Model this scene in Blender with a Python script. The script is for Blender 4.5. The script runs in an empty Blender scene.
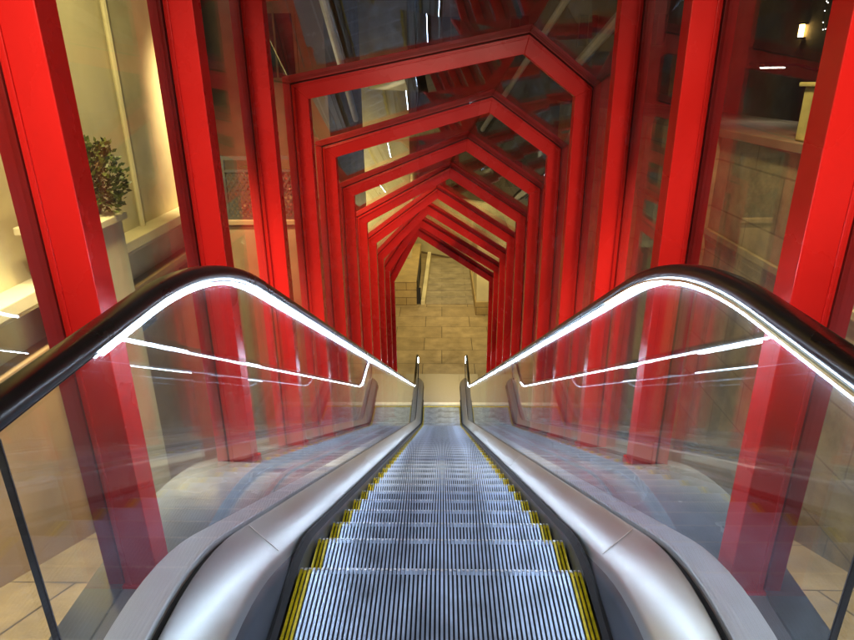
import bpy, bmesh, math, random
from mathutils import Vector, Matrix
random.seed(7)
R = math.radians
sc = bpy.context.scene
COL = sc.collection

# ------------------------------------------------------------------ helpers
class MB:
    """collects polygons and links them as one mesh object"""
    def __init__(s): s.v = []; s.f = []
    def add(s, vs, fs):
        n = len(s.v); s.v += [tuple(v) for v in vs]; s.f += [tuple(i + n for i in f) for f in fs]
    def box(s, x0, x1, y0, y1, z0, z1):
        if x0 > x1: x0, x1 = x1, x0
        s.add([(x0,y0,z0),(x1,y0,z0),(x1,y1,z0),(x0,y1,z0),(x0,y0,z1),(x1,y0,z1),(x1,y1,z1),(x0,y1,z1)],
              [(0,3,2,1),(4,5,6,7),(0,1,5,4),(1,2,6,5),(2,3,7,6),(3,0,4,7)])
    def hexa(s, p):   # 8 points, same order as box
        s.add(p, [(0,3,2,1),(4,5,6,7),(0,1,5,4),(1,2,6,5),(2,3,7,6),(3,0,4,7)])
    def prism(s, poly, y0, y1):   # polygon in XZ, extruded along Y
        n = len(poly)
        s.add([(x, y0, z) for x, z in poly] + [(x, y1, z) for x, z in poly],
              [tuple(range(n)), tuple(range(2*n-1, n-1, -1))] + [(i, i+n, (i+1) % n + n, (i+1) % n) for i in range(n)])
    def sweep(s, sec, path, caps=True):   # closed section [(x,dz)] along path [(y,z)], no rotation
        n = len(sec); base = len(s.v); m = len(path)
        for y, z in path:
            for x, dz in sec: s.v.append((x, y, z + dz))
        for j in range(m-1):
            for i in range(n):
                a = base + j*n + i; b = base + j*n + (i+1) % n
                s.f.append((a, b, b+n, a+n))
        if caps:
            s.f.append(tuple(base + i for i in range(n))); s.f.append(tuple(base + (m-1)*n + i for i in reversed(range(n))))
    def sweepn(s, sec, path, caps=True, x0=0.0):   # section [(x, h)] with h along the path normal
        n = len(sec); base = len(s.v); m = len(path)
        for j, (y, z) in enumerate(path):
            a = path[max(j-1, 0)]; b = path[min(j+1, m-1)]
            t = Vector((b[0]-a[0], b[1]-a[1])).normalized(); nn = Vector((t[1], -t[0]))
            for x, h in sec: s.v.append((x0 + x, y + nn[0]*h, z + nn[1]*h))
        for j in range(m-1):
            for i in range(n):
                a = base + j*n + i; b = base + j*n + (i+1) % n
                s.f.append((a, b, b+n, a+n))
        if caps:
            s.f.append(tuple(base + i for i in range(n))); s.f.append(tuple(base + (m-1)*n + i for i in reversed(range(n))))
    def tube(s, pts, r, k=8):
        base = len(s.v); m = len(pts)
        for j, p in enumerate(pts):
            a = Vector(pts[max(j-1, 0)]); b = Vector(pts[min(j+1, m-1)]); t = (b-a).normalized()
            u = t.cross(Vector((0.31, 0.2, 0.93))).normalized(); w = t.cross(u)
            rr = r[j] if isinstance(r, (list, tuple)) else r
            for i in range(k):
                an = 2*math.pi*i/k
                s.v.append(tuple(Vector(p) + u*math.cos(an)*rr + w*math.sin(an)*rr))
        for j in range(m-1):
            for i in range(k):
                a = base + j*k + i; b = base + j*k + (i+1) % k
                s.f.append((a, b, b+k, a+k))
        s.f.append(tuple(base + i for i in range(k))); s.f.append(tuple(base + (m-1)*k + i for i in reversed(range(k))))
    def ball(s, c, r, n=8):
        pts = []; c = Vector(c)
        for j in range(1, n//2):
            for i in range(n):
                t = math.pi*j/(n//2); a = 2*math.pi*i/n
                pts.append(c + r*Vector((math.sin(t)*math.cos(a), math.sin(t)*math.sin(a), math.cos(t))))
        top = len(pts); pts += [c + Vector((0,0,r)), c - Vector((0,0,r))]
        fs = []; rows = n//2 - 1
        for j in range(rows-1):
            for i in range(n): fs.append((j*n+i, (j+1)*n+i, (j+1)*n+(i+1)%n, j*n+(i+1)%n))
        for i in range(n):
            fs.append((top, i, (i+1)%n)); fs.append((top+1, (rows-1)*n+(i+1)%n, (rows-1)*n+i))
        s.add(pts, fs)
    def build(s, name, mat, parent=None, bevel=0, smooth=False, local=None):
        me = bpy.data.meshes.new(name)
        v = s.v
        if local is not None: v = [(a-local[0], b-local[1], c-local[2]) for a, b, c in v]
        me.from_pydata(v, [], s.f); me.update()
        bm = bmesh.new(); bm.from_mesh(me); bmesh.ops.recalc_face_normals(bm, faces=bm.faces); bm.to_mesh(me); bm.free()
        me.materials.append(mat)
        o = bpy.data.objects.new(name, me); COL.objects.link(o)
        if parent is not None: o.parent = parent
        elif local is not None: o.location = local
        if smooth:
            for p in me.polygons: p.use_smooth = True
            try: me.set_sharp_from_angle(angle=R(35))
            except Exception: pass
        if bevel:
            b = o.modifiers.new('bevel', 'BEVEL'); b.width = bevel; b.segments = 2; b.limit_method = 'ANGLE'; b.angle_limit = R(40)
            b.harden_normals = False
        return o

def empty(name, loc, label, cat, group=None):
    o = bpy.data.objects.new(name, None); COL.objects.link(o); o.location = loc; o.empty_display_size = .1
    tag(o, label, cat, group); return o
def tag(o, label=None, cat=None, group=None, kind=None):
    if label: o['label'] = label; o['kind'] = 'thing'
    if cat: o['category'] = cat
    if group: o['group'] = group
    if kind: o['kind'] = kind
    return o

# ------------------------------------------------------------------ materials
def mat(name, col, rough=.5, metal=0, coat=0, noise=0, nscale=8, stretch=(1,1,1), bump=0, bscale=60, rvar=0, emis=None, estr=0, spec=.5, col2=None):
    m = bpy.data.materials.new(name); m.use_nodes = True
    nt = m.node_tree; b = nt.nodes['Principled BSDF']
    b.inputs['Base Color'].default_value = (*col, 1); b.inputs['Roughness'].default_value = rough
    b.inputs['Metallic'].default_value = metal; b.inputs['Coat Weight'].default_value = coat; b.inputs['Coat Roughness'].default_value = .08
    b.inputs['Specular IOR Level'].default_value = spec
    if noise or bump or rvar:
        tc = nt.nodes.new('ShaderNodeTexCoord'); mp = nt.nodes.new('ShaderNodeMapping'); mp.inputs['Scale'].default_value = stretch
        nt.links.new(tc.outputs['Object'], mp.inputs['Vector'])
        n = nt.nodes.new('ShaderNodeTexNoise'); n.inputs['Scale'].default_value = nscale; n.inputs['Detail'].default_value = 6
        nt.links.new(mp.outputs[0], n.inputs['Vector'])
        if noise:
            mx = nt.nodes.new('ShaderNodeMix'); mx.data_type = 'RGBA'
            d = col2 or tuple(c*(1-noise) for c in col); e = col if col2 else tuple(min(1, c*(1+noise*.6)) for c in col)
            mx.inputs['A'].default_value = (*d, 1); mx.inputs['B'].default_value = (*e, 1)
            mr = nt.nodes.new('ShaderNodeMapRange'); mr.inputs[1].default_value = .35; mr.inputs[2].default_value = .65
            nt.links.new(n.outputs[0], mr.inputs[0]); nt.links.new(mr.outputs[0], mx.inputs['Factor'])
            nt.links.new(mx.outputs['Result'], b.inputs['Base Color'])
        if rvar:
            mr = nt.nodes.new('ShaderNodeMapRange'); mr.inputs[1].default_value = .3; mr.inputs[2].default_value = .7
            mr.inputs[3].default_value = max(0, rough-rvar); mr.inputs[4].default_value = rough+rvar
            nt.links.new(n.outputs[0], mr.inputs[0]); nt.links.new(mr.outputs[0], b.inputs['Roughness'])
        if bump:
            n2 = nt.nodes.new('ShaderNodeTexNoise'); n2.inputs['Scale'].default_value = bscale; n2.inputs['Detail'].default_value = 5
            nt.links.new(mp.outputs[0], n2.inputs['Vector'])
            bp = nt.nodes.new('ShaderNodeBump'); bp.inputs['Strength'].default_value = bump; bp.inputs['Distance'].default_value = .01
            nt.links.new(n2.outputs[0], bp.inputs['Height']); nt.links.new(bp.outputs[0], b.inputs['Normal'])
    if emis:
        b.inputs['Emission Color'].default_value = (*emis, 1); b.inputs['Emission Strength'].default_value = estr
    return m

def slab_mat(name, col, col2, mortar, sx, sy, rough=.55, plane='XY', bump=.3, offset=.5, msize=.012, wear=.35, rvar=.12):
    m = bpy.data.materials.new(name); m.use_nodes = True; nt = m.node_tree; b = nt.nodes['Principled BSDF']
    tc = nt.nodes.new('ShaderNodeTexCoord'); sp = nt.nodes.new('ShaderNodeSeparateXYZ'); cb = nt.nodes.new('ShaderNodeCombineXYZ')
    nt.links.new(tc.outputs['Object'], sp.inputs[0])
    a, c = {'XY': (0,1), 'YZ': (1,2), 'XZ': (0,2)}[plane]
    nt.links.new(sp.outputs[a], cb.inputs[0]); nt.links.new(sp.outputs[c], cb.inputs[1])
    br = nt.nodes.new('ShaderNodeTexBrick'); br.inputs['Scale'].default_value = 1; br.inputs['Brick Width'].default_value = sx; br.inputs['Row Height'].default_value = sy
    br.inputs['Mortar Size'].default_value = msize; br.inputs['Mortar Smooth'].default_value = .3; br.offset = offset
    br.inputs['Color1'].default_value = (*col, 1); br.inputs['Color2'].default_value = (*col2, 1); br.inputs['Mortar'].default_value = (*mortar, 1)
    nt.links.new(cb.outputs[0], br.inputs['Vector'])
    n = nt.nodes.new('ShaderNodeTexNoise'); n.inputs['Scale'].default_value = 2.3; n.inputs['Detail'].default_value = 9; n.inputs['Roughness'].default_value = .65
    nt.links.new(tc.outputs['Object'], n.inputs['Vector'])
    mr = nt.nodes.new('ShaderNodeMapRange'); mr.inputs[1].default_value = .3; mr.inputs[2].default_value = .7; mr.inputs[3].default_value = 1-wear; mr.inputs[4].default_value = 1+wear*.4
    nt.links.new(n.outputs[0], mr.inputs[0])
    mu = nt.nodes.new('ShaderNodeVectorMath'); mu.operation = 'SCALE'
    nt.links.new(br.outputs['Color'], mu.inputs[0]); nt.links.new(mr.outputs[0], mu.inputs['Scale']); nt.links.new(mu.outputs[0], b.inputs['Base Color'])
    m2 = nt.nodes.new('ShaderNodeMapRange'); m2.inputs[1].default_value = .3; m2.inputs[2].default_value = .7; m2.inputs[3].default_value = rough-rvar; m2.inputs[4].default_value = rough+rvar
    nt.links.new(n.outputs[0], m2.inputs[0]); nt.links.new(m2.outputs[0], b.inputs['Roughness'])
    n2 = nt.nodes.new('ShaderNodeTexNoise'); n2.inputs['Scale'].default_value = 35; n2.inputs['Detail'].default_value = 5
    nt.links.new(tc.outputs['Object'], n2.inputs['Vector'])
    ad = nt.nodes.new('ShaderNodeMath'); ad.operation = 'MULTIPLY_ADD'; ad.inputs[1].default_value = -1.5
    nt.links.new(br.outputs['Fac'], ad.inputs[0]); nt.links.new(n2.outputs[0], ad.inputs[2])
    bp = nt.nodes.new('ShaderNodeBump'); bp.inputs['Strength'].default_value = bump; bp.inputs['Distance'].default_value = .012
    nt.links.new(ad.outputs[0], bp.inputs['Height']); nt.links.new(bp.outputs[0], b.inputs['Normal'])
    return m

def glass_mat(name, f0=.045, dust=.02, tint=(1,1,1), boost=1.0):
    m = bpy.data.materials.new(name); m.use_nodes = True; nt = m.node_tree; nt.nodes.clear(); N = nt.nodes.new
    out = N('ShaderNodeOutputMaterial'); tr = N('ShaderNodeBsdfTransparent'); tr.inputs[0].default_value = (*tint, 1)
    gl = N('ShaderNodeBsdfGlossy'); gl.inputs['Roughness'].default_value = .012; gl.inputs['Color'].default_value = (.95,.98,1,1)
    ge = N('ShaderNodeNewGeometry'); dt = N('ShaderNodeVectorMath'); dt.operation = 'DOT_PRODUCT'
    nt.links.new(ge.outputs['Incoming'], dt.inputs[0]); nt.links.new(ge.outputs['Normal'], dt.inputs[1])
    ab = N('ShaderNodeMath'); ab.operation = 'ABSOLUTE'; nt.links.new(dt.outputs['Value'], ab.inputs[0])
    om = N('ShaderNodeMath'); om.operation = 'SUBTRACT'; om.inputs[0].default_value = 1; nt.links.new(ab.outputs[0], om.inputs[1])
    pw = N('ShaderNodeMath'); pw.operation = 'POWER'; pw.inputs[1].default_value = 5; nt.links.new(om.outputs[0], pw.inputs[0])
    ma = N('ShaderNodeMath'); ma.operation = 'MULTIPLY_ADD'; ma.inputs[1].default_value = (1-f0)*boost; ma.inputs[2].default_value = f0; ma.use_clamp = True
    nt.links.new(pw.outputs[0], ma.inputs[0])
    mx = N('ShaderNodeMixShader'); nt.links.new(ma.outputs[0], mx.inputs[0]); nt.links.new(tr.outputs[0], mx.inputs[1]); nt.links.new(gl.outputs[0], mx.inputs[2])
    df = N('ShaderNodeBsdfDiffuse'); df.inputs[0].default_value = (.55,.58,.6,1)
    n = N('ShaderNodeTexNoise'); n.inputs['Scale'].default_value = 3; n.inputs['Detail'].default_value = 8
    tc = N('ShaderNodeTexCoord'); nt.links.new(tc.outputs['Object'], n.inputs['Vector'])
    mr = N('ShaderNodeMapRange'); mr.inputs[1].default_value = .35; mr.inputs[2].default_value = .75; mr.inputs[3].default_value = dust*.4; mr.inputs[4].default_value = dust*1.8
    nt.links.new(n.outputs[0], mr.inputs[0])
    m2 = N('ShaderNodeMixShader'); nt.links.new(mr.outputs[0], m2.inputs[0]); nt.links.new(mx.outputs[0], m2.inputs[1]); nt.links.new(df.outputs[0], m2.inputs[2])
    nt.links.new(m2.outputs[0], out.inputs[0])
    return m

RED = mat('red_paint', (.57,.012,.009), .27, coat=0, spec=.32, noise=.10, nscale=1.6, rvar=.06, bump=.03, bscale=90)
REDCAP = mat('red_cap_paint', (.62,.016,.010), .42, coat=.25, noise=.12, nscale=2.5, rvar=.06)
GASKET = mat('gasket', (.14,.006,.006), .6)
RUBBER = mat('handrail_rubber', (.010,.0095,.009), .30, coat=.12, rvar=.05, nscale=5, noise=.2)
STEEL = mat('brushed_steel', (.50,.52,.50), .33, metal=.85, noise=.05, nscale=1.5, rvar=.05)
LIP = mat('guide_lip', (.62,.50,.25), .35, metal=1)
STEELB = mat('brushed_deck_steel', (.80,.83,.85), .40, metal=.1, noise=.05, nscale=1.5, rvar=.04)
DKSTEEL = mat('skirt_steel', (.16,.165,.18), .38, metal=.8, rvar=.06, nscale=4, noise=.15)
GREYP = mat('grey_cladding', (.40,.42,.44), .22, metal=.5, noise=.15, nscale=2.5, rvar=.1)
BLACK = mat('black_slot', (.006,.006,.007), .7)
ALU = mat('tread_aluminium', (.50,.60,.77), .36, metal=.55, noise=.38, nscale=5, rvar=.08)
ALUN = mat('worn_cleat_edge', (.72,.74,.78), .35, metal=.4, noise=.15, nscale=40)
GROOVE = mat('tread_groove', (.022,.024,.03), .6)
YEL = mat('yellow_edge', (.72,.56,.015), .45, noise=.25, nscale=30)
LEDM = mat('led_strip', (.9,.9,.9), .4, emis=(.62,.78,1.0), estr=120)
BGLASS = glass_mat('balustrade_glass', .045, .018, boost=1.0)
TGLASS = glass_mat('canopy_glass', .044, .015, (.96,.985,.97), boost=1.0)
RGLASS = glass_mat('coated_roof_glass', .09, .012, (.85,.87,.86), boost=1.0)

# ------------------------------------------------------------------ profiles along the run (camera eye = origin)
M = .553
def prof(Y, ztop, off, zbot, t=.4, tb=.4):
    c = (off - ztop)/M; d = (off - zbot)/M
    if Y <= c - t: return ztop
    if Y < c + t: return ztop - M*(Y-(c-t))**2/(4*t)
    if Y <= d - tb: return off - M*Y
    if Y < d + tb: return zbot + M*((d+tb)-Y)**2/(4*tb)
    return zbot
stepz = lambda Y: prof(Y, -1.6, -.628, -8.05, .20, .35)
deckz = lambda Y: prof(Y, -1.170, -.455, -7.70, .24)
SIDE = 1
def ledz(Y): return prof(Y, -.459 if SIDE > 0 else -.480, .425 if SIDE > 0 else .442, -6.90, .42, .5)
sillz = lambda Y: prof(Y, -1.93, -.41, -8.00, .5)
def ysamp(y0, y1, n=150): return [y0 + (y1-y0)*i/n for i in range(n+1)]
S = (-1, 1)

# ------------------------------------------------------------------ escalator
esc = empty('escalator', (0, 0, -1.6), 'long steel escalator running down through the red frames with lit glass balustrades', 'escalator')
def part(mb, name, m, parent=esc, **k):
    o = mb.build(name, m, parent, local=(0,0,-1.6) if parent is esc else None, **k); return o

# steps
RUN = .302; Y0 = 1.722
pitch = 1.0/66
def tread_mesh(i0, i1, depth, z0=0.0):
    """cleats i0..i1 of one tread, nose at y=0, running back to y=-depth; curved riser below the nose"""
    mb = MB()
    for i in range(i0, i1):
        x = -.5 + pitch*(i+.22); w = pitch*.54
        r = [(-depth, 0), (-.012, 0), (-.003, -.004), (0, -.012), (-.004, -.06), (-.014, -.13), (-.03, -.2)]
        n = len(r)
        vs = [(x, y, z) for y, z in r] + [(x+w, y, z) for y, z in r]
        fs = [(j, j+1, j+1+n, j+n) for j in range(n-1)]
        d = .009
        r2 = [(-depth, -d), (-.02, -d), (-.013, -.014), (-.011, -.02), (-.015, -.06), (-.024, -.13), (-.03, -.2)]
        vs += [(x, y, z) for y, z in r2] + [(x+w, y, z) for y, z in r2]
        fs += [(j, j+1, j+1+2*n, j+2*n) for j in range(n-1)] + [(j+n, j+1+n, j+1+3*n, j+3*n) for j in range(n-1)]
        mb.add(vs, fs)
    return mb
NY = 3
DEP = RUN + .03
# prototypes
def make_step(Yn, z, first):
    global P
    return
st = tread_mesh(NY, 66-NY, DEP).build('step', ALU)
yl = tread_mesh(0, NY, DEP).build('yellow_border', YEL); yr = tread_mesh(66-NY, 66, DEP).build('yellow_border', YEL)
fl = MB(); fl.prism([(-.5, -.0095), (.5, -.0095), (.5, -.02), (-.5, -.02)], -DEP, -.02)
fl.add([(-.5,-.02,-.0095),(.5,-.02,-.0095),(.5,-.0145,-.022),(-.5,-.0145,-.022),(.5,-.03,-.2),(-.5,-.03,-.2)], [(0,1,2,3),(3,2,4,5)])
flo = fl.build('groove_bed', GROOVE)
ne = MB()
for i in range(66):
    x = -.5 + pitch*(i+.22); w = pitch*.54
    L = .014 if i % 2 else .009
    ne.hexa([(x,-L,.0008),(x+w,-L,.0008),(x+w,.0015,-.010),(x,.0015,-.010),(x,-L,.0022),(x+w,-L,.0022),(x+w,.003,-.004),(x,.003,-.004)])
neo = ne.build('cleat_edge', ALUN)
protos = [yl, yr, flo, neo]
for o in protos: o.parent = st
first = True
def place_step(Yn, z):
    global first
    if first: o = st; first = False
    else:
        o = st.copy(); COL.objects.link(o)
        for c in protos:
            d = c.copy(); COL.objects.link(d); d.parent = o
    o.parent = esc; o.location = (0, Yn, z+1.6)
noses = []
Yn = Y0 - RUN*4
while Yn < 14.44:
    noses.append(Yn); Yn += RUN
for y in noses: place_step(y - (.026 if y < Y0-.01 else 0), stepz(y))
lastn = noses[-1]
# landing plates and combs
def landing(y0, y1, z, comb_y, sgn, w=.5):
    p = MB(); p.box(-w, w, min(y0, y1), max(y0, y1), z-.05, z+.006)
    q = part(p, 'landing_plate', PLATE, bevel=.002)
    c = MB(); c.box(-.5, .5, min(comb_y, y0), max(comb_y, y0), z-.02, z+.012)
    part(c, 'comb', COMB, bevel=.003)
    c2 = MB()
    for i in range(33):
        x = -.5 + (i+.5)/33
        c2.box(x-.006, x+.006, min(comb_y, comb_y-sgn*.06), max(comb_y, comb_y-sgn*.06), z-.012, z+.008)
    part(c2, 'comb_teeth', COMB)
PLATE = mat('landing_plate_metal', (.40,.37,.32), .42, metal=.75, noise=.12, nscale=30, stretch=(1,6,1), rvar=.08, bump=.05, bscale=40)
COMB = mat('comb_aluminium', (.82,.80,.74), .35, metal=.5, noise=.1)
cy = lastn + .02
landing(cy+.14, 16.28, -8.05, cy, 1)
for s_ in (-1, 1):
    wide = MB(); wide.box(s_*.503, s_*1.05, 15.55, 16.28, -8.1, -8.046); part(wide, 'floor_plate', PLATE)
landing(noses[0]-RUN-.16, -1.5, -1.6, noses[0]-RUN-.02, -1)
yb = MB(); yb.box(-.495, .495, lastn-.085, lastn-.03, -8.048, -8.0445); part(yb, 'yellow_line', YEL)

YS = ysamp(-1.1, 15.35, 220); YE = 15.35
for s in S:
    SIDE = s
    # skirt panel and curved inner decking
    sk = MB(); sk.sweep([(s*.507,-.62),(s*.507,-.19),(s*.512,-.165),(s*.520,-.15),(s*.560,-.15),(s*.560,-.62)], [(y, deckz(y)) for y in YS]); part(sk, 'skirt', DKSTEEL, smooth=True)
    idk = MB(); idk.sweep([(s*.519,-.149),(s*.5255,-.128),(s*.533,-.110),(s*.621,-.007),(s*.630,0),(s*.634,-.004),(s*.634,-.14)], [(y, deckz(y)) for y in YS]); part(idk, 'inner_deck', STEEL, smooth=True)
    sl = MB(); sl.sweep([(s*.634,-.022),(s*.6585,-.022),(s*.6585,-.2),(s*.634,-.2)], [(y, deckz(y)) for y in YS]); part(sl, 'glass_slot', BLACK)
    od = MB(); od.sweep([(s*.659,-.2),(s*.659,-.003),(s*.662,0),(s*.752,-.004),(s*.762,-.010),(s*.766,-.03),(s*.766,-.42)], [(y, deckz(y)) for y in YS]); part(od, 'outer_deck', STEELB, smooth=True)
    # thin joints across the deck sheets
    for yj in (1.62, 4.1, 6.6, 9.1, 11.6):
        j = MB(); dz = deckz(yj) - deckz(yj+.006)
        j.hexa([(s*.535,yj,deckz(yj)-.1045),(s*.622,yj,deckz(yj)-.0035),(s*.622,yj+.006,deckz(yj+.006)-.0035),(s*.535,yj+.006,deckz(yj+.006)-.1045),
                (s*.535,yj,deckz(yj)-.103),(s*.622,yj,deckz(yj)-.002),(s*.622,yj+.006,deckz(yj+.006)-.002),(s*.535,yj+.006,deckz(yj+.006)-.103)])
        part(j, 'deck_joint', COMB)
    # safety brush
    br = MB(); br.sweep([(s*.5065,.035),(s*.5065,.075),(s*.497,.072),(s*.484,.050),(s*.497,.036)], [(y, stepz(y)) for y in ysamp(-.2, 14.6, 200)]); part(br, 'safety_brush', BLACK)
    # glass panels
    gy = [-.95, .765, 2.9, 5.0, 7.1, 9.2, 11.3, 13.1, 14.95]
    for a, b in zip(gy[:-1], gy[1:]):
        g = MB(); ys = ysamp(a+.003, b-.003, 26); n = len(ys)
        X0, X1 = s*.640, s*.652
        vs = []
        for y in ys:
            zt = ledz(y) - .004; zb = deckz(y) - .06
            vs += [(X0,y,zb),(X1,y,zb),(X1,y,zt),(X0,y,zt)]
        fs = [(0,1,2,3), tuple(4*(n-1)+k for k in (3,2,1,0))]
        for i in range(n-1):
            for k in range(4):
                fs.append((4*i+k, 4*i+(k+1)%4, 4*i+4+(k+1)%4, 4*i+4+k))
        g.add(vs, fs); part(g, 'glass_panel', BGLASS)
    for yj in gy[1:-1]:
        q = MB(); q.hexa([(s*.6395,yj-.0014,deckz(yj)-.05),(s*.6525,yj-.0014,deckz(yj)-.05),(s*.6525,yj+.0014,deckz(yj)-.05),(s*.6395,yj+.0014,deckz(yj)-.05),
            (s*.6395,yj-.0014,ledz(yj)-.006),(s*.6525,yj-.0014,ledz(yj)-.006),(s*.6525,yj+.0014,ledz(yj)-.006),(s*.6395,yj+.0014,ledz(yj)-.006)])
        if yj < 1: part(q, 'glass_joint', DKSTEEL)
    # handrail path with a rounded newel at each end
    rr = .30
    def loop(offs):
        r = rr + offs
        zt = ledz(-1) - rr; zb = ledz(15) - rr
        p = []
        for i in range(13): p.append((-.95 - r*math.sin(math.pi*(1-i/12)), zt - r*math.cos(math.pi*(1-i/12)) * -1 * -1))
        p = [(-.95 - r*math.sin(math.pi*i/12), zt + r*math.cos(math.pi*i/12)) for i in range(12, 0, -1)]
        for y in ysamp(-.95, 14.95, 230):
            e = .01; dz = (ledz(y+e)-ledz(y-e))/(2*e); q = math.sqrt(1+dz*dz)
            p.append((y - dz/q*offs, ledz(y) + offs/q))
        p += [(14.95 + r*math.sin(math.pi*i/12), zb + r*math.cos(math.pi*i/12)) for i in range(1, 13)]
        return p
    def circ_section(w, h, k=5):   # rounded box section
        pts = []
        rad = h*.46
        for cx, ch, a0 in ((w/2-rad, h/2-rad, 0), (-w/2+rad, h/2-rad, 90), (-w/2+rad, -h/2+rad, 180), (w/2-rad, -h/2+rad, 270)):
            for i in range(k):
                a = R(a0 + 90*i/(k-1)); pts.append((cx+rad*math.cos(a), ch+rad*math.sin(a)))
        return pts
    hr = MB(); sec = [(x, -h) for x, h in circ_section(.060, .044)]
    hr.sweepn(sec, loop(.029), x0=s*(.661 if s > 0 else .655)); part(hr, 'handrail', RUBBER, smooth=True)
    lp = loop(.006)
    gd = MB(); gd.sweepn([(-.016,-.012),(.016,-.012),(.016,.001),(-.016,.001)], lp, x0=s*.654); part(gd, 'handrail_guide', BLACK)
    cut = [q for q in loop(.004) if q[1] > -7.2]
    if s < 0:
        led = [q for q in loop(-.001)[12:] if q[0] > 1.03]
    else:
        led = loop(-.001)[9:]
        lpp = MB(); lpp.sweepn([(-.003,-.003),(.003,-.003),(.003,.003),(-.003,.003)], [q for q in loop(.009)[12:] if q[0] < 2.3], x0=s*.6305); part(lpp, 'guide_lip', LIP)
    ld = MB(); ld.sweepn([(-.0020,-.0024),(.0020,-.0024),(.0020,.0024),(-.0020,.0024)], led[:-6], x0=s*.6370); part(ld, 'led_strip', LEDM)
    ld = MB(); ld.sweepn([(-.0020,-.0024),(.0020,-.0024),(.0020,.0024),(-.0020,.0024)], led[:-6], x0=s*.6540); part(ld, 'led_strip', LEDM)  # second strip added outside the glass to brighten the outer deck
    ng = MB()   # glass end round at the lower newel
    pts = [(14.953, ledz(15))] + [(14.95 + (rr-.006)*math.sin(math.pi*i/12), ledz(15)-rr + (rr-.006)*math.cos(math.pi*i/12)) for i in range(1, 13)] + [(14.953, ledz(15)-2*rr)]
    n = len(pts)
    ng.add([(s*.640,y,z) for y, z in pts] + [(s*.652,y,z) for y, z in pts], [tuple(range(n)), tuple(range(2*n-1, n-1, -1))] + [(i,(i+1)%n,(i+1)%n+n,i+n) for i in range(n)])
    part(ng, 'newel_glass', BGLASS)

# ------------------------------------------------------------------ sills at the foot of the frames
for s, side in ((-1, 'left'), (1, 'right')):
    t = empty('steel_sill', (s*1.1, 0, -1.93), 'grey steel sill carrying the red posts on the %s of the escalator' % side, 'sill')
    a = MB(); a.sweep([(s*.768,-.06),(s*1.08,-.06),(s*1.08,0),(s*1.46,0),(s*1.46,-.55),(s*.768,-.55)], [(y, sillz(y)) for y in ysamp(-1.2, 14.5, 150)])
    a.build('cladding', GREYP, t, local=(s*1.1,0,-1.93), bevel=.004)
    b = MB(); b.sweep([(s*.9,-.059),(s*.9,-.045),(s*.93,-.045),(s*.93,-.059)], [(y, sillz(y)) for y in ysamp(-1.2, 14.5, 150)])
    b.build('drip_rail', STEEL, t, local=(s*1.1,0,-1.93))

# ------------------------------------------------------------------ red portal frames with their glass
A = 1.15
Yk = lambda k: 1.935 + 1.239*(k-1)
ez = lambda Y: 2.743 - .512*Y
def outline(k):
    Y = Yk(k)
    kk = k-4
    ax = min(.95, .70 - .193*kk); ah = .34 + .11*kk if kk >= -1 else .23 + .06*(kk+1)
    if k == 11: ax, ah = -.56, 1.12
    e = ez(Y); b = sillz(Y+.06)
    return [(-A, b), (-A, e), (ax, e+ah), (A, e), (A, b)]
def offset(pl, d):
    out = []
    n = len(pl)
    for i, p in enumerate(pl):
        p = Vector(p)
        ns = []
        if i > 0: t = (p - Vector(pl[i-1])).normalized(); ns.append(Vector((-t[1], t[0])))
        if i < n-1: t = (Vector(pl[i+1]) - p).normalized(); ns.append(Vector((-t[1], t[0])))
        if len(ns) == 1: q = p + ns[0]*d
        else:
            m_ = (ns[0]+ns[1]); q = p + m_*(d*2/max(m_.length_squared, .9))*1.0 if False else p + m_.normalized()*(d/max(.45, m_.normalized().dot(ns[0])))
        out.append((q[0], q[1]))
    return out
ORD = {1:'the nearest red portal frame, its two broad posts at the edges of the photo',
 2:'red portal frame right behind the nearest one, posts passing behind the handrail humps',
 3:'red portal frame just in front of the first one whose gabled roof is seen',
 4:'largest red portal frame seen whole, its ridge far to the right',
 5:'red portal frame nested just inside the largest whole one',
 6:'red portal frame nested third among those seen whole',
 7:'red portal frame nested fourth among those seen whole',
 8:'red portal frame nested fifth, with its ridge near the middle',
 9:'third red portal frame from the lower end of the tunnel',
 10:'red portal frame next to last at the lower end, its ridge left of the middle',
 11:'farthest and smallest red portal frame, ridge pushed far left above the plaza'}
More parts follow.
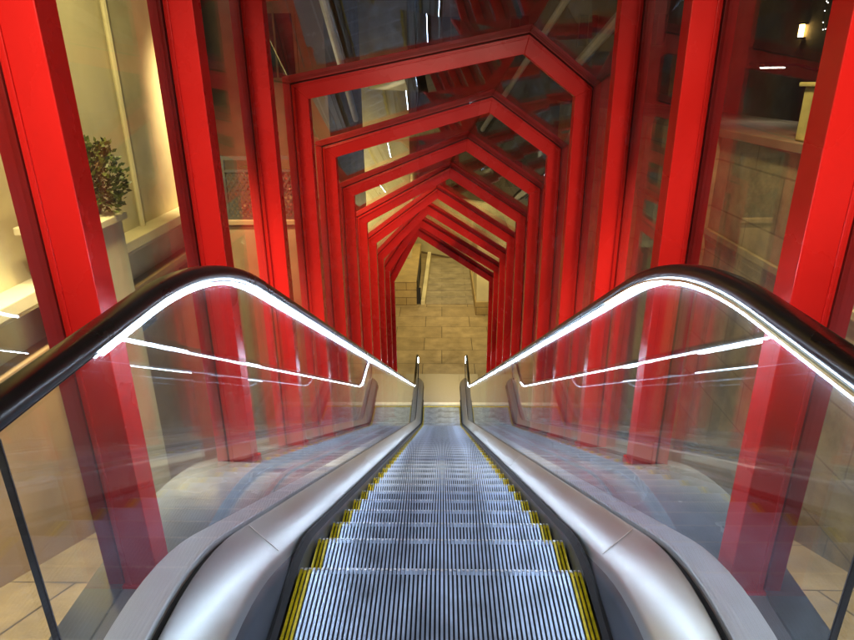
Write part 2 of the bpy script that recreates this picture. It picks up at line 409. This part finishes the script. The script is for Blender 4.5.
for k in range(1, 12):
    Y = Yk(k); base = outline(k)
    fr = empty('portal_frame', (0, Y, base[0][1]), ORD[k], 'portal frame', 'red portal frames over the escalator')
    loc = (0, Y, base[0][1])
    L0 = base; L1 = offset(base, .140); L2 = offset(base, .152); L3 = offset(base, .218); G0 = offset(base, .146); G1 = offset(base, .146)
    for i in range(4):
        nm = 'post' if i in (0, 3) else 'rafter'
        m = MB(); m.prism([L0[i], L0[i+1], L1[i+1], L1[i]], Y, Y+.115); P0, P1 = offset(base,.112), offset(base,.126); m.prism([P0[i], P0[i+1], P1[i+1], P1[i]], Y-.007, Y-.0005); o = m.build(nm, RED, fr, bevel=.004, local=loc)
        m = MB(); m.prism([offset(base,.1545)[i], offset(base,.1545)[i+1], L3[i+1], L3[i]], Y+.012, Y+.103); c = m.build('outer_rail', REDCAP, fr, bevel=.003, local=loc)
        m = MB(); m.prism([offset(base,.137)[i], offset(base,.137)[i+1], offset(base,.161)[i+1], offset(base,.161)[i]], Y+.04, Y+.075); m.build('gasket', GASKET, fr, local=loc)
    # small base shoe on each post
    for s in S:
        m = MB(); m.box(s*1.135, s*1.30, Y-.012, Y+.127, base[0][1]-.06, base[0][1]+.012); m.build('base_shoe', RED, fr, bevel=.002, local=loc)
    spans = []
    if k < 11: spans.append((k, k+1, Y+.079, Yk(k+1)+.036))
    if k == 1: spans.append((0, 1, Yk(0)-1.4, Y+.036))  # bay over the upper landing
    for a, b, ya, yb_ in spans:
        oa = outline(a); ob = outline(b)
        if a == 0: oa = [(oa[0][0], sillz(ya)), *oa[1:4], (oa[4][0], sillz(ya))]
        a0 = offset(oa, .144); a1 = offset(oa, .154); b0 = offset(ob, .144); b1 = offset(ob, .154)
        for i in range(4):
            g = MB()
            p = [(a0[i], ya), (a0[i+1], ya), (b0[i+1], yb_), (b0[i], yb_)]; q = [(a1[i], ya), (a1[i+1], ya), (b1[i+1], yb_), (b1[i], yb_)]
            g.add([(x, y, z) for (x, z), y in p] + [(x, y, z) for (x, z), y in q],
                  [(0,1,2),(0,2,3),(4,6,5),(4,7,6),(0,4,5,1),(1,5,6,2),(2,6,7,3),(3,7,4,0)])
            g.build('glass_pane', RGLASS if i in (1,2) else TGLASS, fr, local=loc)

# ------------------------------------------------------------------ ground
SAND = slab_mat('sandstone_paving', (.40,.31,.17), (.34,.26,.14), (.10,.075,.045), 1.55, 1.0, rough=.42, offset=.37, bump=.35, wear=.4)
def gz(Y): return -2.35 if Y < .1 else (-2.35 - .41*(Y-.1) if Y < 14 else -8.05)
g = MB()
for x0, x1 in ((-80, -1.46), (1.46, 80)):
    vs = [(x, y, z) for y, z in ((-60,-2.35), (.1,-2.35), (14.0,-8.052), (16.285,-8.052)) for x in (x0, x1)]
    g.add(vs, [(0,1,3,2),(2,3,5,4),(4,5,7,6)])
g.add([(-80,16.285,-8.052),(80,16.285,-8.052),(80,160,-8.052),(-80,160,-8.052)], [(0,1,2,3)])
g.add([(-1.46,14.5,-8.052),(-1.05,14.5,-8.052),(-1.05,16.285,-8.052),(-1.46,16.285,-8.052)], [(0,1,2,3)])
g.add([(1.46,14.5,-8.052),(1.05,14.5,-8.052),(1.05,16.285,-8.052),(1.46,16.285,-8.052)], [(0,1,2,3)])
g.add([(-1.46,-60,-2.35),(1.46,-60,-2.35),(1.46,-3,-2.35),(-1.46,-3,-2.35)], [(0,1,2,3)])
tag(g.build('street', SAND), kind='structure')

# ------------------------------------------------------------------ far end: steps, side wall, lit wall
STONE = slab_mat('plaza_stone_wall', (.42,.31,.13), (.36,.26,.10), (.12,.08,.04), .9, .30, plane='XZ', rough=.7, wear=.3)
CREAM = mat('cream_plaster', (.62,.56,.34), .75, noise=.22, nscale=1.1, bump=.15, bscale=30)
TAN = mat('tan_plaster', (.36,.24,.12), .8, noise=.25, nscale=1.2, bump=.15, bscale=25)
BROWN = mat('brown_stone', (.16,.12,.075), .8, noise=.35, nscale=.9, bump=.2, bscale=14)
DARK = mat('dark_opening', (.012,.010,.010), .6)
FSTEP = slab_mat('broad_step_stone', (.36,.31,.21), (.33,.28,.19), (.22,.18,.12), 1.9, .35, rough=.5, wear=.5, bump=.2)
f = MB()
for i in range(8):
    f.box(-.62, 1.22, 22.3 + i*.75, 22.3 + (i+1)*.75, -8.3, -8.02 + i*.018)
o = f.build('broad_steps', FSTEP, bevel=.01); tag(o, 'shallow broad stone steps beyond the far end of the red frames', 'steps')
w = empty('side_wall', (-.9, 22.3, -8.046), 'low sandstone wall with a narrow dark doorway left of the broad steps', 'wall')
m = MB(); m.box(-1.9, -.96, 22.2, 28, -8.05, -7.1); m.build('wall_block', STONE, w, local=(-.9,22.3,-8.046), bevel=.01)
m = MB(); m.box(-.955, -.93, 22.6, 26.5, -8.0, -7.2); m.box(-.958,-.80,22.21,22.23,-8.0,-7.35); m.build('doorway', DARK, w, local=(-.9,22.3,-8.046))
m = MB(); m.hexa([(-.80,22.2,-8.05),(-.64,22.2,-8.05),(-.50,28,-8.05),(-.66,28,-8.05),(-.80,22.2,-7.88),(-.64,22.2,-7.88),(-.50,28,-7.5),(-.66,28,-7.5)]); m.build('kerb', CREAM, w, local=(-.9,22.3,-8.046), bevel=.01)
w = empty('lit_wall', (0, 29, -8.046), 'pale lit wall crossing behind the broad steps at an angle', 'wall')
m = MB(); m.hexa([(-3.2,31.6,-8.1),(3.2,26.7,-8.1),(3.4,27.0,-8.1),(-3.0,31.9,-8.1),(-3.2,31.6,-5.2),(3.2,26.7,-5.2),(3.4,27.0,-5.2),(-3.0,31.9,-5.2)]); m.build('wall_face', CREAM, w, local=(0,29,-8.046))
m = MB(); m.hexa([(-3.24,31.54,-8.1),(3.16,26.64,-8.1),(3.2,26.69,-8.1),(-3.2,31.59,-8.1),(-3.24,31.54,-7.98),(3.16,26.64,-7.98),(3.2,26.69,-7.98),(-3.2,31.59,-7.98)]); m.build('skirting', BROWN, w, local=(0,29,-8.046))
w = empty('corner_wall', (1.7, 22.3, -8.046), 'cream corner wall right of the broad steps beyond the last frame', 'wall')
m = MB(); m.box(1.26, 2.6, 21.2, 26, -8.05, -5.4); m.build('wall_block', CREAM, w, local=(1.7,22.3,-8.046), bevel=.01)
m = MB(); m.box(1.22, 2.62, 21.14, 26, -8.05, -7.55); m.build('plinth', STONE, w, local=(1.7,22.3,-8.046), bevel=.01)

# ------------------------------------------------------------------ cream building on the left
bl = (-3.8, 3, -4.0)
b = empty('cream_building', bl, 'cream plastered building with pilasters and a ledge, behind the left posts', 'building')
def bp(mb, name, m, par=b, l=bl, **k): return mb.build(name, m, par, local=l, **k)
m = MB(); m.box(-7, -3.8, -4, 9.7, -9, 3.2); bp(m, 'wall', CREAM)
for y in (-1.2, 3.2, 5.95, 9.25):
    m = MB(); m.box(-3.8, -3.70, y, y+.34, -1.55, 3.0); m.box(-3.8,-3.665,y+.05,y+.12,-1.5,.95); m.box(-3.8,-3.665,y+.22,y+.29,-1.5,.95); m.box(-3.8,-3.64,y-.03,y+.37,.95,1.1); m.box(-3.8,-3.64,y-.03,y+.37,-1.6,-1.46)
    bp(m, 'pilaster', CREAM, bevel=.008)
m = MB(); m.box(-3.8, -3.52, -4, 9.72, -1.80, -1.68); m.box(-3.8,-3.58,-4,9.72,-1.86,-1.80); bp(m, 'ledge', CREAM, bevel=.01)
m = MB(); m.box(-3.8, -3.62, -4, 9.72, -2.35, -2.27); m.box(-3.8,-3.66,-4,9.72,-9,-2.35); bp(m, 'plinth', TAN, bevel=.01)
for y in (6.5, 8.2):
    m = MB(); m.box(-3.66, -3.655, y, y+.8, -2.85, -2.42); bp(m, 'basement_opening', DARK)
m = MB(); m.tube([(-3.74,7.55,-1.68),(-3.74,7.55,2.6)], .035); m.tube([(-3.74,8.85,-1.68),(-3.74,8.85,2.6)], .03); bp(m, 'drainpipe', CREAM, smooth=True)
# pedestal and plant
m = MB(); m.box(-3.62, -3.05, 5.15, 5.78, -4.9, -1.22); m.box(-3.66,-3.01,5.11,5.82,-1.22,-1.15)
o = m.build('pedestal', CREAM, bevel=.01); tag(o, 'cream stone pedestal under the leafy plant beside the building', 'pedestal')
pt = empty('potted_plant', (-3.32, 5.70, -1.15), 'bushy green potted plant on the cream pedestal at left', 'plant')
m = MB(); n = 16
for (r0, z0), (r1, z1) in zip([(.10,0),(.12,.02),(.15,.16),(.165,.16),(.165,.19)], [(.12,.02),(.15,.16),(.165,.16),(.165,.19),(.13,.19)]):
    m.add([(r0*math.cos(2*math.pi*i/n), r0*math.sin(2*math.pi*i/n), z0) for i in range(n)] + [(r1*math.cos(2*math.pi*i/n), r1*math.sin(2*math.pi*i/n), z1) for i in range(n)], [(i,(i+1)%n,(i+1)%n+n,i+n) for i in range(n)])
m.build('pot', TAN, pt, smooth=True)
m = MB()
for i in range(2600):
    a = random.uniform(0, 2*math.pi); u = random.random()**.5; h = random.random()
    rr_ = .40*u*(1-.55*abs(h-.4))
    c = Vector((rr_*math.cos(a), rr_*math.sin(a), .07+.55*h + .04*math.sin(5*a)))
    d = (c - Vector((0,0,.1))).normalized(); d = (d + Vector([random.gauss(0,.5) for _ in range(3)])).normalized()
    sd = d.cross(Vector([random.gauss(0,1) for _ in range(3)])).normalized(); L = random.uniform(.035,.07)
    m.add([c, c+d*L*.5+sd*L*.28, c+d*L, c+d*L*.5-sd*L*.28], [(0,1,2,3)])
LEAF = mat('leaf', (.075,.10,.018), .5, noise=.5, nscale=5)
m.build('foliage', LEAF, pt)
m = MB()
for i in range(10):
    a = i*.63; m.tube([(0,0,.15),(.07*math.cos(a),.07*math.sin(a),.3),(.17*math.cos(a),.17*math.sin(a),.46)], .008, 5)
m.build('stem', TAN, pt)

# terrace with lattice fence
m = MB(); m.box(-3.6, -2.05, 9.95, 12.5, -8, -2.2); m.box(-3.64,-2.0,9.9,12.5,-2.2,-2.12)
o = m.build('terrace_wall', TAN, bevel=.01); tag(o, 'tan plastered terrace wall carrying the lattice fence', 'wall')
lf = empty('lattice_fence', (-2.8, 10, -2.12), 'dark diagonal lattice fence between the left posts, on the terrace wall', 'fence')
WOOD = mat('lattice_wood', (.045,.038,.028), .7, noise=.3)
m = MB()
for x in (-3.5, -2.72, -2.1): m.box(x-.03, x+.03, 9.97, 10.03, -2.12, -1.12)
m.box(-3.53,-2.07,9.975,10.025,-1.17,-1.11); m.box(-3.53,-2.07,9.975,10.025,-2.12,-2.08); m.box(-3.53,-2.07,9.975,10.025,-1.36,-1.32)
m.build('fence_frame', WOOD, lf, local=(-2.8,10,-2.12))
m = MB(); z0, z1 = -2.08, -1.34; H = z1-z0
x = -3.5-H
while x < -2.1:
    for d, yy in ((1, 9.990), (-1, 10.004)):
        xa, xb = (x, x+H*.7) if d > 0 else (x+H*.7, x)
        def clampseg(xa, za, xb, zb):
            t0, t1 = 0, 1
            for lo, hi in (( -3.5, -2.1),):
                dx = xb-xa
                for bound, sg in ((lo, 1), (hi, -1)):
                    fa = (xa-bound)*sg; fb = (xb-bound)*sg
                    if fa < 0 and fb < 0: return None
                    if fa < 0: t0 = max(t0, fa/(fa-fb))
                    if fb < 0: t1 = min(t1, fa/(fa-fb))
            if t1 <= t0: return None
            return (xa+dx*t0, za+(zb-za)*t0, xa+dx*t1, za+(zb-za)*t1)
        r_ = clampseg(xa, z0, xb, z1)
        if r_:
            a_, b_, c_, d_ = r_; w_ = .014
            m.hexa([(a_-w_,yy,b_),(a_+w_,yy,b_),(a_+w_,yy+.012,b_),(a_-w_,yy+.012,b_),(c_-w_,yy,d_),(c_+w_,yy,d_),(c_+w_,yy+.012,d_),(c_-w_,yy+.012,d_)])
    x += .085
m.build('lattice', WOOD, lf, local=(-2.8,10,-2.12))
# shrubs behind the lattice with red flowers
sh = empty('flowering_shrub', (-2.8, 10.8, -2.12), 'shrub with orange red flowers behind the lattice fence', 'shrub')
REDFL = mat('flower_red', (.45,.09,.05), .6, noise=.4)
for nm, mt, cnt in (('foliage', LEAF, 260), ('flowers', REDFL, 110)):
    m = MB()
    for i in range(cnt):
        c = Vector((random.uniform(-.7,.65), random.uniform(-.35,.35), random.uniform(0,.78)))
        d = Vector([random.gauss(0,1) for _ in range(3)]).normalized(); sd = d.cross(Vector([random.gauss(0,1) for _ in range(3)])).normalized(); L = random.uniform(.05,.10)
        m.add([c, c+d*L*.5+sd*L*.4, c+d*L, c+d*L*.5-sd*L*.4], [(0,1,2,3)])
    m.build(nm, mt, sh)

def far_building(name, label, x0, x1, y0, y1, z1, wm, rows, cols, z0=-8.05, lit=()):
    l = ((x0+x1)/2, y0, z0)
    b_ = empty(name, l, label, 'building')
    m = MB(); m.box(x0, x1, y0, y1, z0, z1); m.build('wall', wm, b_, local=l)
    m = MB(); m.box(x0-.15, x1+.15, y0-.2, y1, z1, z1+.25); m.build('cornice', wm, b_, local=l)
    W = (x1-x0)/cols; H_ = (z1-z0)/max(rows,1)
    for r in range(rows):
        for c in range(cols):
            cx = x0 + W*(c+.5); cz = z0 + H_*(r+.5)
            m = MB(); m.box(cx-.5, cx+.5, y0-.06, y0, cz-.75, cz-.68); m.box(cx-.5,cx+.5,y0-.06,y0,cz+.68,cz+.75); m.box(cx-.5,cx-.43,y0-.06,y0,cz-.68,cz+.68); m.box(cx+.43,cx+.5,y0-.06,y0,cz-.68,cz+.68); m.box(cx-.02,cx+.02,y0-.05,y0,cz-.68,cz+.68)
            w_ = m.build('window', wm, b_, local=l)
            m = MB(); m.box(cx-.43, cx+.43, y0-.02, y0-.004, cz-.68, cz+.68); m.build('pane', WLIT if (r, c) in lit else WDARK, w_, local=l)
    return b_
WDARK = mat('dark_window', (.02,.02,.022), .12)
WLIT = mat('lit_window', (.7,.5,.2), .4, emis=(1,.62,.22), estr=1.2)
far_building('far_building', 'cream building seen through the roof glass left of the ridge', -9.5, -1.3, 25.5, 33, 4.5, CREAM, 0, 1, lit=())
far_building('far_building', 'dark brown building seen through the roof glass right of the ridge', -1.2, 12, 33, 40, 5.5, BROWN, 2, 4, lit=())
far_building('tan_building', 'tan building wall behind the lattice fence', -9.5, -2.7, 15.5, 22, 2.5, TAN, 3, 3, lit=())

# right side wall
RSTONE = slab_mat('right_stone_wall', (.32,.26,.14), (.29,.235,.125), (.20,.16,.085), 1.3, .6, plane='YZ', rough=.75, wear=.55)
rw = (3.6, 6, -4)
b = empty('stone_wall', rw, 'weathered yellow brown stone wall behind the right hand posts', 'wall')
m = MB(); m.box(3.6, 5.2, -2, 20, -9, -.72); m.build('wall', RSTONE, b, local=rw)
m = MB(); m.box(3.52, 5.2, -2, 20.02, -.72, -.62); m.build('coping', BROWN, b, local=rw, bevel=.01)
m = MB(); m.box(3.55, 3.6, -2, 20, -1.98, -1.90); m.box(3.57,3.6,-2,20,-2.06,-1.98); m.build('string_course', RSTONE, b, local=rw, bevel=.006)
for y in (3.2, 8.3, 11.4, 14.5):
    m = MB(); m.box(3.5, 3.6, y, y+.4, -9, -.72); m.build('pilaster', RSTONE, b, local=rw, bevel=.01)
NICHE = mat('niche_stone', (.42,.36,.12), .8, noise=.3, nscale=3, bump=.2)
lw = (3.9, 6.2, -.619)
b = empty('lit_niche', lw, 'added yellow block standing in for the lamplit niche above the right hand wall', 'niche block')  # added block standing in for a lamplit niche
m = MB(); m.box(3.60, 4.2, 5.95, 6.62, -.619, -.10); m.build('niche_block', NICHE, b, local=lw, bevel=.02)
m = MB(); m.box(3.56, 4.24, 5.91, 6.66, -.10, -.06); m.build('cap', NICHE, b, local=lw, bevel=.01)
rb = far_building('back_building', 'dark building rising behind the right hand stone wall', 7.5, 16, 10, 20, 6.5, BROWN, 4, 3, z0=-6)

# ------------------------------------------------------------------ lamps seen lit or mirrored in the glass, plus unseen added spots
def light(name, kind, loc, energy, col, parent=None, size=.2, target=None, spot=None, blend=.5):
    d = bpy.data.lights.new(name, kind); d.energy = energy; d.color = col
    if kind == 'AREA': d.shape = 'DISK'; d.size = size
    else: d.shadow_soft_size = size
    if spot: d.spot_size = R(spot); d.spot_blend = blend
    o = bpy.data.objects.new(name, d); COL.objects.link(o); o.location = loc
    if target is not None:
        o.rotation_euler = (Vector(target)-Vector(loc)).to_track_quat('-Z', 'Y').to_euler()
    return o
WARM = (1, .84, .58); YELL = (1, .78, .36); WHITE = (1, .93, .82); COOL = (.75, .84, 1)
LAMPW = mat('lamp_white', (.9,.9,.9), .4, emis=(1,.9,.72), estr=25)
LAMPY = mat('lamp_amber', (.9,.8,.5), .4, emis=(1,.66,.22), estr=18)
POLE = mat('lamp_pole', (.05,.05,.055), .45, metal=.5)
def street_lamp(x, y, zg, h, label, m_, dx=.7):
    l = (x, y, zg); t = empty('street_lamp', l, label, 'street lamp', 'street lamps outside the glass tunnel')
    q = MB(); q.tube([(x,y,zg),(x,y,zg+h*.5),(x,y,zg+h)], [.06,.045,.035], 10); q.tube([(x,y,zg+h),(x+dx*.5,y,zg+h+.12),(x+dx,y,zg+h+.12)], .022, 8); q.build('pole', POLE, t, local=l, smooth=True)
    q = MB(); q.box(x+dx-.06, x+dx+.28, y-.09, y+.09, zg+h+.09, zg+h+.15); q.build('lamp_head', POLE, t, local=l, bevel=.015)
    q = MB(); q.box(x+dx-.03, x+dx+.25, y-.07, y+.07, zg+h+.078, zg+h+.089); q.build('diffuser', m_, t, local=l)
    return (x+dx+.1, y, zg+h+.06)
p1 = street_lamp(5.5, 9.6, gz(9.6), 6.27, 'white street lamp glowing behind the stone wall at upper right', LAMPW, dx=-.9)
light('street_and_fill_light', 'SPOT', p1, 10, WHITE, size=.1, target=(p1[0], p1[1], -5), spot=150)
def ceiling_lamp(x, y, z, label):
    t = empty('ceiling_lamp', (x, y, z), label, 'ceiling lamp', 'ceiling lamps over the upper landing')
    n = 20
    q = MB(); q.add([(x+.16*math.cos(2*math.pi*i/n), y+.16*math.sin(2*math.pi*i/n), zz) for zz in (z-.02, z+.05) for i in range(n)], [tuple(range(n)), tuple(range(2*n-1,n-1,-1))] + [(i,(i+1)%n,(i+1)%n+n,i+n) for i in range(n)])
    q.build('housing', POLE, t, local=(x,y,z))
    q = MB(); q.add([(x+.13*math.cos(2*math.pi*i/n), y+.13*math.sin(2*math.pi*i/n), zz) for zz in (z-.03, z-.021) for i in range(n)], [tuple(range(n)), tuple(range(2*n-1,n-1,-1))] + [(i,(i+1)%n,(i+1)%n+n,i+n) for i in range(n)])
    q.build('diffuser', LAMPW, t, local=(x,y,z))
ceiling_lamp(-.75, -1.3, 1.75, 'round ceiling lamp over the left of the upper landing')
ceiling_lamp(.75, -1.3, 1.75, 'round ceiling lamp over the right of the upper landing')
for x in (-.75, .75):
    light('ceiling_and_fill_light', 'SPOT', (x, -1.3, 1.70), 155, (1,.86,.66), size=.13, target=(x*.3, 4.5, -1.6), spot=125, blend=.8)
for x in (-.75, .75):
    light('ceiling_and_fill_light', 'SPOT', (x, -1.3, 1.69), 1500, (1,.88,.72), size=.13, target=(x*.2, 11, -4.3), spot=36, blend=1)  # extra narrow beams added to brighten the far frames
# yellow wash on the cream building
def wall_lamp(x, y, z, xw, label, m_):
    l = (x, y, z); t = empty('wall_lamp', l, label, 'wall lamp', 'wall lamps along the street')
    q = MB(); q.tube([(xw, y, z+.1), ((x+xw)/2, y, z+.16), (x, y, z+.1)], .02, 8); q.build('arm', POLE, t, local=l, smooth=True)
    q = MB(); n = 18
    q.add([(x+r_*math.cos(2*math.pi*i/n), y+r_*math.sin(2*math.pi*i/n), zz) for r_, zz in ((.19, z), (.07, z+.1)) for i in range(n)], [tuple(range(n)), tuple(range(2*n-1,n-1,-1))] + [(i,(i+1)%n,(i+1)%n+n,i+n) for i in range(n)])
    q.build('shade', POLE, t, local=l)
    q = MB(); q.add([(x+.16*math.cos(2*math.pi*i/n), y+.16*math.sin(2*math.pi*i/n), zz) for zz in (z-.02, z-.001) for i in range(n)], [tuple(range(n)), tuple(range(2*n-1,n-1,-1))] + [(i,(i+1)%n,(i+1)%n+n,i+n) for i in range(n)])
    q.build('bulb', m_, t, local=l)
wall_lamp(-2.45, 4.6, 1.95, -3.8, 'amber wall lamp on a long arm, mirrored in the left handrail', LAMPY)
light('facade_light', 'SPOT', (-2.4, 4.6, 1.9), 1050, YELL, size=.15, target=(-3.8, 7.4, -.4), spot=110, blend=.8)
light('street_and_fill_light', 'SPOT', (-2.6, 3.4, 1.4), 2200, WARM, size=.15, target=(-2.5, 4.2, -4), spot=70, blend=.6)  # unseen spot without a fixture, added to light the left paving
light('street_and_fill_light', 'SPOT', (2.7, 3.4, 1.4), 1500, (1,.86,.62), size=.15, target=(2.6, 4.4, -4), spot=70, blend=.6)  # likewise an unseen added spot, for the right paving
light('street_and_fill_light', 'SPOT', (2.7, 5.0, 1.2), 520, (1,.76,.4), size=.15, target=(3.6, 6.6, -1.4), spot=80, blend=.8)  # unseen spot without a fixture, washing the right hand wall
light('lattice_fill', 'SPOT', (-2.9, 8.0, 1.2), 1900, (1,.74,.42), size=.15, target=(-2.7, 10.6, -1.8), spot=90, blend=.8)  # unseen spot added to brighten the lattice fence
# plaza
light('plaza_light', 'SPOT', (.4, 19.5, -3.6), 720, YELL, size=.2, target=(.1, 20.5, -8), spot=150, blend=.7)
light('plaza_light', 'SPOT', (0, 26.0, -3.2), 560, YELL, size=.2, target=(.1, 27.5, -8), spot=150, blend=.7)
light('plaza_light', 'SPOT', (-3.6, 22.5, -4.6), 800, YELL, size=.2, target=(-4.0, 26, -4), spot=120, blend=.7)

PALE = mat('reflection_bar_paint', (.62,.66,.70), .45, noise=.1)  # for added bars that imitate the decks mirrored in the roof glass
for lab, a_, b_, r_ in (('added pale bar imitating a deck reflection above the left roof slope of the tunnel', (-1.60,9,1.22), (-1.75,13.2,-.75), .06),
                  ('added pale bar imitating a deck reflection behind the ridge of the largest whole frame', (1.75,9,1.15), (.95,15,-1.1), .055),
                  ('added bluish bar imitating a deck reflection above the right roof slope, near the second right post', (2.65,9,1.1), (2.55,14,-.05), .09)):
    q = MB(); q.tube([a_, ((a_[0]+b_[0])/2,(a_[1]+b_[1])/2,(a_[2]+b_[2])/2), b_], r_, 10); o_ = q.build('reflection_bar', PALE, smooth=True); tag(o_, lab, 'reflection bar', 'added bars imitating deck reflections in the roof glass')
ln = empty('lantern', (7.42, 14.2, .98), 'narrow amber lantern on the dark building at the upper right', 'lantern')
q = MB(); q.box(7.38, 7.46, 14.16, 14.24, .74, .98); q.build('glass', LAMPY, ln, local=(7.42,14.2,.98), bevel=.01)
q = MB(); q.box(7.34, 7.5, 14.12, 14.28, .98, 1.02); q.box(7.36,7.5,14.14,14.26,.70,.74); q.build('cap', POLE, ln, local=(7.42,14.2,.98))
# small lights strung up at the upper right
q = MB(); pts = []
for i in range(26):
    t_ = i/25; pts.append((5.25+.85*t_, 9.5+.3*math.sin(7*t_), .95+.35*t_ - .45*math.sin(math.pi*t_) + .12*math.sin(23*t_)))
o_ = empty('string_lights', pts[0], 'string of tiny white lights against the dark at the upper right', 'string lights')
q.tube(pts, .006, 4); q.build('wire', POLE, o_, local=pts[0])
q = MB()
for p in pts: q.ball((p[0], p[1], p[2]-.03), .007, 6)
q.build('bulbs', mat('tiny_bulb', (1,1,1), .4, emis=(1,.95,.85), estr=9), o_, local=pts[0])

# ------------------------------------------------------------------ night world
wd = bpy.data.worlds.new('World'); sc.world = wd; wd.use_nodes = True
nt = wd.node_tree; bg = nt.nodes['Background']; sky = nt.nodes.new('ShaderNodeTexSky'); sky.sky_type = 'NISHITA'; sky.sun_disc = False
sky.sun_elevation = R(2); sky.sun_rotation = R(200)
nt.links.new(sky.outputs[0], bg.inputs[0]); bg.inputs[1].default_value = .0035
sun = light('moon', 'SUN', (0,0,10), .015, (.8,.88,1)); sun.data.angle = R(10); sun.rotation_euler = (R(55), 0, R(20))

# ------------------------------------------------------------------ camera and render
cd = bpy.data.cameras.new('camera'); cam = bpy.data.objects.new('camera', cd); COL.objects.link(cam); sc.camera = cam
cd.sensor_width = 36; cd.lens = 617.2/854*36; cd.clip_start = .02; cd.clip_end = 500
cam.matrix_world = Matrix.Translation((.008,0,0)) @ Matrix.Rotation(R(1.5),4,'Z') @ Matrix.Rotation(R(90-21.3),4,'X') @ Matrix.Rotation(R(-.55),4,'Z')
sc.view_settings.view_transform = 'Standard'; sc.view_settings.look = 'None'; sc.view_settings.gamma = 1; sc.view_settings.exposure = 0
sc.render.engine = 'CYCLES'; c = sc.cycles
c.use_denoising = True; c.max_bounces = 10; c.transparent_max_bounces = 40; c.glossy_bounces = 6; c.diffuse_bounces = 3
c.caustics_reflective = False; c.caustics_refractive = False; c.sample_clamp_indirect = 6
